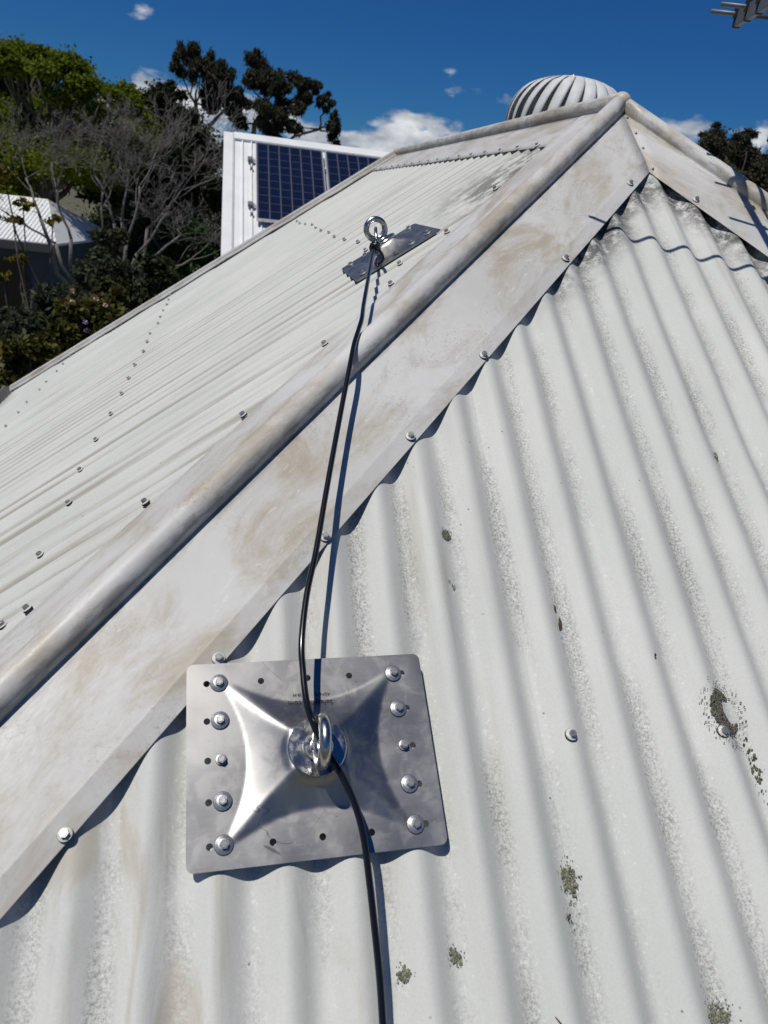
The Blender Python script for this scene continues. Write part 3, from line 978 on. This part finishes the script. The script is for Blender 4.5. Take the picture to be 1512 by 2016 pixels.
for x0_, x1_ in ((2.25, 3.42), (-.4, 1.2)):
    w_ = put('window', boxes('window', [(x0_, x1_, hyf + .46, hyf + .52, GZ + .5, zE - .5)], 'dark_fascia'), nh, ew)
    put('pane', boxes('pane', [(x0_ + .05, (x0_ + x1_) / 2 - .02, hyf + .44, hyf + .458, GZ + .55, zE - .55), ((x0_ + x1_) / 2 + .02, x1_ - .05, hyf + .44, hyf + .458, GZ + .55, zE - .55)], 'dark_glass'), w_, ew)

# ------------------------------------------------------------------ vegetation
rng = np.random.default_rng(11)
def leaves(name, clumps, mat, size, aspect=1.8, droop=0., seed=0):
    """clumps: (cx,cy,cz, rx,ry,rz, count)"""
    g = np.random.default_rng(seed)
    V = []
    for cx_, cy_, cz_, a, b, c, n in clumps:
        d = g.normal(size=(n, 3)); d /= np.linalg.norm(d, axis=1)[:, None]
        rad = np.minimum(np.abs(g.normal(size=n)) * .52 + .08, 1.7)
        P = d * rad[:, None] * np.array([a, b, c]) + np.array([cx_, cy_, cz_])
        ax = g.normal(size=(n, 3)); ax[:, 2] -= droop * 2.2
        ax /= np.linalg.norm(ax, axis=1)[:, None]
        nb_ = g.normal(size=(n, 3)); nb_[:, 2] += .6
        bx = np.cross(ax, nb_); bx /= np.linalg.norm(bx, axis=1)[:, None] + 1e-9
        s = size * (.6 + .8 * g.random(n))[:, None]
        ax = ax * s * aspect; bx = bx * s * .5
        V.append(np.stack([P - ax * .5, P + bx, P + ax * .5, P - bx], 1))
    V = np.concatenate(V).reshape(-1, 3)
    n = len(V) // 4
    me = bpy.data.meshes.new(name)
    me.vertices.add(len(V)); me.vertices.foreach_set('co', V.ravel())
    me.loops.add(n * 4); me.loops.foreach_set('vertex_index', np.arange(n * 4))
    me.polygons.add(n); me.polygons.foreach_set('loop_start', np.arange(0, n * 4, 4)); me.polygons.foreach_set('loop_total', np.full(n, 4))
    me.materials.append(M[mat])
    me.update(); me.validate()
    return me
def at(px, py, D):
    """a point D metres (horizontal) out along the direction that pixel looks"""
    d = rt2 * ((px - 756) / 1469.4) + up2 * (-(py - 1008) / 1469.4) + fw
    h = math.hypot(d.x, d.y)
    return CAM + d * (D / h)
def limb(p0, p1, r0, r1, wob=.06, n=7, rg=random):
    p0, p1 = Vector(p0), Vector(p1)
    L_ = (p1 - p0).length
    pts = []
    for i in range(n):
        t = i / (n - 1)
        w = math.sin(t * math.pi) * wob * L_
        pts.append(p0.lerp(p1, t) + Vector((rg.uniform(-w, w), rg.uniform(-w, w), rg.uniform(-w, w) * .6)))
    return pts, [r0 + (r1 - r0) * i / (n - 1) for i in range(n)]

def tree(name, label, base, trunk_top, clumps, leafmat, barkmat, size, r0=.16, aspect=1.8, droop=0., seed=1, group=None, limbs=True, cat='tree'):
    t = thing(name, label, cat, T(base[0], base[1], GZ), group)
    tl = [limb((base[0], base[1], GZ - .1), trunk_top, r0, r0 * .6, .03)]
    if limbs:
        rg = random.Random(seed)
        for c in clumps:
            f0 = rg.uniform(.55, 1.0)
            st = Vector((base[0], base[1], GZ)).lerp(Vector(trunk_top), f0)
            tl.append(limb(st, (c[0], c[1], c[2] + .1 * c[5]), r0 * .38, r0 * .08, .09, 7, rg))
    put('trunk', tubes('trunk', tl, barkmat, 7), t)
    put('crown', leaves('crown', clumps, leafmat, size, aspect, droop, seed), t)
    return t
def clump_px(lst, D, spread, dens, seed=0):
    """lst: (px, py, rpx, rpy) -> world clumps with depth jitter"""
    g = random.Random(seed); out = []
    for px, py, rx, ry in lst:
        Dj = D + g.uniform(-spread, spread)
        c = at(px, py, Dj); s = Dj / 1469.4 * 1.04
        out.append((c.x, c.y, c.z, rx * s, (rx + ry) * .5 * s, ry * s, int(dens * rx * ry / 100)))
    return out
def subclumps(cl, k, shrink, seed):
    """break each ellipsoid into k smaller uneven clumps"""
    g = random.Random(seed); out = []
    for cx_, cy_, cz_, a, b, c, n in cl:
        for _ in range(k):
            th, ph = g.uniform(0, 6.283), math.acos(g.uniform(-1, 1)); r_ = g.uniform(.35, 1.0)
            s = shrink * g.uniform(.6, 1.25)
            out.append((cx_ + a * r_ * math.sin(ph) * math.cos(th), cy_ + b * r_ * math.sin(ph) * math.sin(th), cz_ + c * r_ * math.cos(ph), a * s, b * s, c * s * .8, max(20, int(n / k))))
    return out

# bright green tree, far left
cl = clump_px([(60, 150, 60, 42), (-40, 205, 90, 60), (125, 155, 48, 36), (180, 190, 46, 36), (100, 225, 100, 56), (225, 218, 40, 34), (-30, 300, 130, 80), (130, 300, 110, 70), (235, 290, 60, 60), (78, 106, 26, 18), (150, 130, 26, 18), (20, 130, 34, 22)], 27, 1.6, 1500, 2)
tree('green_tree', 'tall bright green leafy tree at the far left edge', at(90, 300, 27)[:2], at(85, 250, 27), subclumps(cl, 9, .42, 3), 'leaf_bright', 'bark_dark', .062, .22, 1.7, 0, 5)
# dark tree mass between
cl = clump_px([(330, 230, 55, 45), (290, 270, 60, 60), (380, 290, 60, 50), (420, 350, 60, 70), (340, 380, 80, 80), (250, 400, 90, 80), (400, 470, 70, 80), (300, 500, 90, 70), (345, 195, 28, 25), (262, 200, 24, 22)], 30, 1.4, 650, 4)
tree('dark_tree', 'dark dense tree behind the bare branches, left of the solar panels', at(360, 400, 30)[:2], at(350, 300, 30), subclumps(cl, 8, .44, 7), 'leaf_dark', 'bark_dark', .065, .2, 1.9, .2, 9)
tree('hedge_tree', 'mid green low tree showing between the bare branches around the distant house', at(300, 500, 27.5)[:2], at(290, 430, 27.5), subclumps(clump_px([(285, 430, 70, 60), (230, 380, 60, 40), (360, 520, 70, 60), (300, 540, 80, 50)], 27.5, .8, 300, 6), 7, .45, 3), 'leaf_mid', 'bark_dark', .09, .14, 1.8, 0, 12)
# gum tree with open crown
gum = [(352, 108, 14, 24), (378, 118, 18, 30), (402, 130, 16, 30), (352, 135, 10, 18), (425, 150, 20, 22), (445, 165, 24, 30), (420, 190, 18, 24), (455, 195, 20, 24), (500, 140, 22, 26), (525, 150, 24, 24), (515, 175, 26, 18), (490, 165, 18, 18),
       (545, 165, 16, 22), (560, 190, 18, 20), (595, 160, 22, 20), (608, 178, 16, 18), (600, 205, 18, 20), (640, 198, 15, 17), (625, 172, 10, 14), (460, 225, 18, 18), (480, 205, 16, 16), (525, 230, 28, 26), (560, 235, 26, 22), (575, 250, 18, 18), (655, 235, 10, 18), (657, 262, 12, 22), (415, 205, 16, 20), (535, 255, 24, 18), (470, 240, 16, 14)]
cl = clump_px(gum, 33, .9, 2300, 8)
gb = at(470, 420, 33)
gt = thing('gum_tree', 'tall dark gum tree with open drooping crown above the solar panels', 'tree', T(gb.x, gb.y, GZ))
rg = random.Random(4)
seg = []
f1, f2 = at(395, 330, 33), at(497, 290, 33)
j0 = at(440, 420, 33)
seg += [limb((j0.x, j0.y, GZ - .1), j0, .26, .2, .02), limb(j0, f1, .17, .13, .04), limb(j0, f2, .17, .14, .04)]
nodes = {'a': at(385, 205, 33), 'b': at(410, 250, 33), 'c': at(500, 245, 33), 'd': at(525, 205, 33), 'e': at(585, 205, 33), 'f': at(628, 255, 33), 'g': at(445, 215, 33)}
seg += [limb(f1, nodes['a'], .12, .07, .05), limb(f1, nodes['b'], .11, .08, .05), limb(f2, nodes['c'], .13, .08, .03), limb(nodes['c'], nodes['d'], .08, .06, .05), limb(nodes['c'], nodes['e'], .07, .05, .06), limb(f2, nodes['f'], .07, .045, .05), limb(nodes['b'], nodes['g'], .08, .05, .05)]
for c in cl:
    p_ = Vector(c[:3]); b = min(nodes.values(), key=lambda q: (q - p_).length + (0 if q.z < p_.z + .4 else 1.5))
    seg.append(limb(b, p_, .045, .012, .1, 6, rg))
put('trunk', tubes('trunk', seg, 'bark_pale', 7), gt)
put('crown', leaves('crown', subclumps(cl, 7, .42, 21), 'leaf_gum', .042, 3.0, .9, 31), gt)
# trees on the right
cl = clump_px([(1405, 285, 30, 28), (1430, 300, 34, 32), (1400, 330, 40, 34), (1470, 295, 24, 26), (1480, 330, 34, 34), (1380, 275, 14, 12), (1450, 350, 60, 30), (1468, 272, 12, 12), (1412, 258, 12, 10), (1500, 370, 40, 30)], 24, .7, 1900, 5)
tree('right_tree', 'dark tree beyond the right hip under the grey clouds', at(1430, 380, 24)[:2], at(1430, 330, 24), subclumps(cl, 5, .5, 8), 'leaf_gum', 'bark_dark', .042, .16, 2.0, .3, 15)
cl = clump_px([(1560, 330, 60, 40), (1620, 320, 70, 60), (1540, 390, 60, 40)], 26, .7, 200, 5)
tree('right_edge_tree', 'second dark tree cut by the right edge of the picture', at(1580, 420, 26)[:2], at(1580, 360, 26), subclumps(cl, 6, .5, 18), 'leaf_dark', 'bark_dark', .13, .16, 2.0, .3, 25)

# bare tree
bt0 = at(215, 640, 15.5)
bare = thing('bare_tree', 'leafless grey tree with spreading twigs in front of the distant house', 'tree', T(bt0.x, bt0.y, GZ))
rg = random.Random(22)
segs = []
def grow(p0, d, L_, r_, depth):
    n = 5
    pts = [p0]; q = p0.copy(); dr = d.copy()
    for i in range(n):
        dr = (dr + Vector((rg.uniform(-.22, .22), rg.uniform(-.22, .22), rg.uniform(-.14, .2)))).normalized()
        q = q + dr * (L_ / n); pts.append(q.copy())
    r_end = r_ * .62
    segs.append((pts, [r_ + (r_end - r_) * i / n for i in range(n + 1)]))
    if depth == 0: return
    k = 3 if depth > 1 else 4
    for i in range(k):
        f = rg.uniform(.45, 1.0) if i else 1.0
        st = pts[max(1, int(round(f * n)))]
        perp = Vector((rg.gauss(0, 1), rg.gauss(0, 1), rg.gauss(0, .6)))
        nd = (dr * 1.0 + perp * (.42 if depth > 2 else .55)).normalized()
        grow(st, nd, L_ * rg.uniform(.58, .82), r_end * (.8 if i == 0 else .62), depth - 1)
view = (at(215, 640, 15.5) - at(215, 600, 15.5))
def tgt_dir(px, py, D, src):
    v_ = at(px, py, D) - src
    return v_.normalized(), v_.length
roots = [((80, 430), (20, 285), 14.6), ((140, 470), (90, 310), 15.0), ((205, 470), (190, 320), 15.8), ((250, 470), (330, 320), 15.2), ((270, 500), (405, 410), 14.7), ((285, 540), (430, 490), 15.4), ((110, 480), (-10, 390), 15.6), ((240, 430), (270, 300), 16.0), ((290, 450), (420, 350), 15.9), ((280, 520), (430, 440), 15.0), ((225, 440), (140, 290), 15.3)]
for (m_, e_, D_) in roots:
    k1 = at(m_[0], m_[1], D_)
    base_ = Vector((bt0.x, bt0.y, GZ)) + Vector((rg.uniform(-.25, .25), rg.uniform(-.25, .25), 0))
    segs.append(limb(base_, k1, .046, .032, .07, 8, rg))
    d_, l_ = tgt_dir(e_[0], e_[1], D_ + rg.uniform(-.4, .4), k1)
    grow(k1, d_, l_ * .62, .026, 5)
fine = [s_ for s_ in segs if s_[1][0] < .009]; thick = [s_ for s_ in segs if s_[1][0] >= .009]
put('branches', tubes('branches', thick, 'twig_grey', 6), bare)
tw = tag(put('twigs', tubes('twigs', [(p_, [max(.0032, a * .8) for a in r_]) for p_, r_ in fine], 'twig_grey', 3), bare), None, None, None, 'stuff')

# shrubs beyond the verge
def shrub(name, label, lst, D, leafmat, size, dens, seed, aspect=1.6, flowers=None, spread=.5):
    cl = clump_px(lst, D, spread, dens, seed)
    cx_ = sum(c[0] for c in cl) / len(cl); cy_ = sum(c[1] for c in cl) / len(cl)
    t = thing(name, label, 'shrub', T(cx_, cy_, GZ), 'garden shrubs beyond the verge')
    rg = random.Random(seed)
    put('stems', tubes('stems', [limb((cx_ + rg.uniform(-.2, .2), cy_ + rg.uniform(-.2, .2), GZ - .05), c[:3], .03, .01, .08, 6, rg) for c in cl], 'bark_dark', 5), t)
    put('foliage', leaves('foliage', subclumps(cl, 6, .5, seed), leafmat, size, aspect, 0, seed), t)
    for (px, py, mt) in (flowers or []):
        c = at(px, py, D - .75)
        V, Fc = [], []
        for k in range(9):
            a = Vector((rg.gauss(0, 1), rg.gauss(0, 1), rg.gauss(0, 1))).normalized()
            b = a.orthogonal().normalized(); d_ = a.cross(b); s = .024; o_ = c + a * .018; n0 = len(V)
            V += [o_ - b * s, o_ + d_ * s * .7 + a * .012, o_ + b * s, o_ - d_ * s * .7 + a * .012]; Fc.append((n0, n0 + 1, n0 + 2, n0 + 3))
        put('blossom', mesh('blossom', V, Fc, mt), t)
shrub('grey_shrub', 'soft grey green shrub below the window of the distant house', [(90, 655, 64, 40), (50, 640, 50, 32), (130, 610, 46, 36), (30, 700, 60, 36)], 11.5, 'leaf_grey', .036, 620, 31, 2.6)
shrub('grey_shrub', 'taller grey green shrub in front of the bare tree trunk', [(185, 505, 34, 40), (210, 545, 42, 42), (165, 575, 36, 34), (225, 480, 28, 34)], 13.0, 'leaf_grey', .040, 520, 37, 2.4)
shrub('flowering_shrub', 'olive yellow shrub with pink and mauve blossoms beside the white verge', [(150, 610, 32, 26), (190, 620, 36, 34), (215, 640, 28, 26), (165, 650, 34, 28), (230, 590, 22, 20)], 10.4, 'leaf_olive', .050, 520, 41, 1.5,
      [(143, 572, 'petal_pink'), (190, 588, 'petal_pink'), (142, 595, 'petal_pink'), (208, 601, 'petal_pink'), (170, 650, 'petal_mauve'), (75, 706, 'petal_mauve'), (168, 634, 'petal_mauve')], .3)
shrub('low_shrub', 'low olive shrub touching the white verge at bottom left', [(60, 690, 40, 26), (110, 680, 32, 24), (20, 715, 40, 26), (130, 660, 26, 20)], 9.6, 'leaf_olive', .045, 460, 43, 1.6)
shrub('dark_shrub', 'dark shrub in the gap between the flowering shrub and the bare twigs', [(270, 570, 50, 34), (240, 610, 40, 34), (320, 545, 40, 26), (90, 660, 60, 36)], 12.2, 'leaf_dark', .05, 520, 47, 1.7)
shrub('dark_shrub', 'dark wide shrub under the window of the distant house', [(20, 670, 50, 26), (70, 630, 56, 24), (0, 650, 50, 30)], 12.6, 'leaf_dark', .05, 460, 57, 1.7)
shrub('yellow_shrub', 'thin yellow leafed shrub at the left edge in front of the white roof', [(8, 345, 20, 18), (45, 400, 22, 12), (25, 430, 22, 10), (105, 435, 18, 10), (40, 510, 14, 10), (5, 545, 12, 10)], 14.0, 'leaf_yellow', .055, 60, 53, 1.6)

# ------------------------------------------------------------------ lichen, leaf scraps on the hip end
def lichen(label, X, u, w, l, n, mat='lichen', seed=0, hole=None):
    g = random.Random(seed)
    V, Fc = [], []
    for k in range(n):
        th, r_ = g.uniform(0, 6.283), g.random() ** .6
        if k % 6 == 0: r_ = g.uniform(.9, 1.6)
        x, y = X + w * r_ * math.cos(th), u + l * r_ * math.sin(th)
        if hole and ((x - X - hole[0]) / hole[2]) ** 2 + ((y - u - hole[1]) / hole[3]) ** 2 < 1: continue
        if k % 6 and seed != 1 and noise.noise((x * 130, y * 130, seed)) < -.42 + .30 * r_: continue
        s = g.uniform(.0009, .0024) * (.55 if k % 6 == 0 else 1) * (1.1 - .4 * min(1, r_))
        z0 = corr(x, X0F) + .0012
        n0 = len(V); m_ = 6
        cxn = -(corr(x + .001, X0F) - corr(x - .001, X0F)) / .002
        for q in range(m_):
            a = 6.283 * q / m_; rr_ = s * g.uniform(.6, 1.25)
            V.append((x + rr_ * math.cos(a), y + rr_ * 1.3 * math.sin(a), z0 - cxn * rr_ * math.cos(a) + g.uniform(.0002, .0030)))
        V.append((x, y, z0 + g.uniform(.0010, .0042)))
        for q in range(m_): Fc.append((n0 + q, n0 + (q + 1) % m_, n0 + m_))
    if not V: return
    o = put('lichen_patch', mesh('lichen_patch', V, Fc, mat), None, MF)
    tag(o, label, 'lichen', 'lichen on the hip end')
lichen('largest dark crescent of lichen beside the right hand sheet screw', -.278, -1.563, .024, .034, 1500, 'lichen_dark', 1, (.012, .002, .016, .019))
lichen('trail of small lichen spots running down below the dark crescent', -.252, -1.635, .007, .040, 60, 'lichen_dark', 11)
lichen('olive lichen clump on the sheet lap right of the cable', -.561, -1.757, .010, .018, 260, 'lichen', 2)
lichen('olive lichen cushion at the bottom edge of the picture, lower right', -.413, -1.912, .016, .015, 300, 'lichen', 3)
lichen('small green lichen tuft below the third flashing screw from the plate', -.649, -1.275, .008, .008, 150, 'lichen', 4)
lichen('lobed pale lichen beside the cable near the bottom edge', -.7779, -1.833, .007, .008, 90, 'lichen', 5)
lichen('pair of pale lichen scraps right of the cable near the bottom', -.7161, -1.822, .008, .010, 80, 'lichen', 6)
lichen('tiny lichen tuft in a trough high on the right', -.1188, -1.1018, .008, .012, 34, 'lichen', 7)
lichen('faint lichen dab under the olive clump on the lap', -.571, -1.80, .005, .008, 18, 'lichen_dark', 8)
lichen('tiny lichen spot in the trough right of the near plate', -.652, -1.36, .005, .009, 14, 'lichen', 9)
def scrap(label, X, u, L_, w, rot, seed):
    g = random.Random(seed)
    V, Fc = [], []
    n = 7
    for i in range(n):
        t = i / (n - 1)
        ww = w * math.sin(.15 + t * 2.8) * g.uniform(.6, 1.2)
        for s in (-1, 1):
            a, b = (t - .5) * L_, s * ww
            x = X + a * math.cos(rot) - b * math.sin(rot); y = u + a * math.sin(rot) + b * math.cos(rot)
            V.append((x, y, corr(x, X0F) + .0022 + .003 * abs(math.sin(t * 3)) * (1.2 if s > 0 else .6)))
    for i in range(n - 1): Fc.append((2 * i, 2 * i + 2, 2 * i + 3, 2 * i + 1))
    o = solid(put('leaf_scrap', mesh('leaf_scrap', V, Fc, 'brown_leaf'), None, MF), .0005)
    tag(o, label, 'leaf scrap', 'dry leaf scraps on the hip end')
scrap('curled brown leaf scrap in the trough above the left sheet screw', -.4955, -1.4215, .020, .0045, 1.3, 1)
scrap('smaller brown flake just above the curled leaf scrap', -.4990, -1.398, .011, .003, 1.7, 2)
scrap('dark seed speck in a trough right of the leaf scraps', -.3655, -1.478, .007, .0025, 1.2, 3)
scrap('short twig lying on a crest near the bottom edge', -.6115, -1.895, .014, .0011, 2.1, 4)
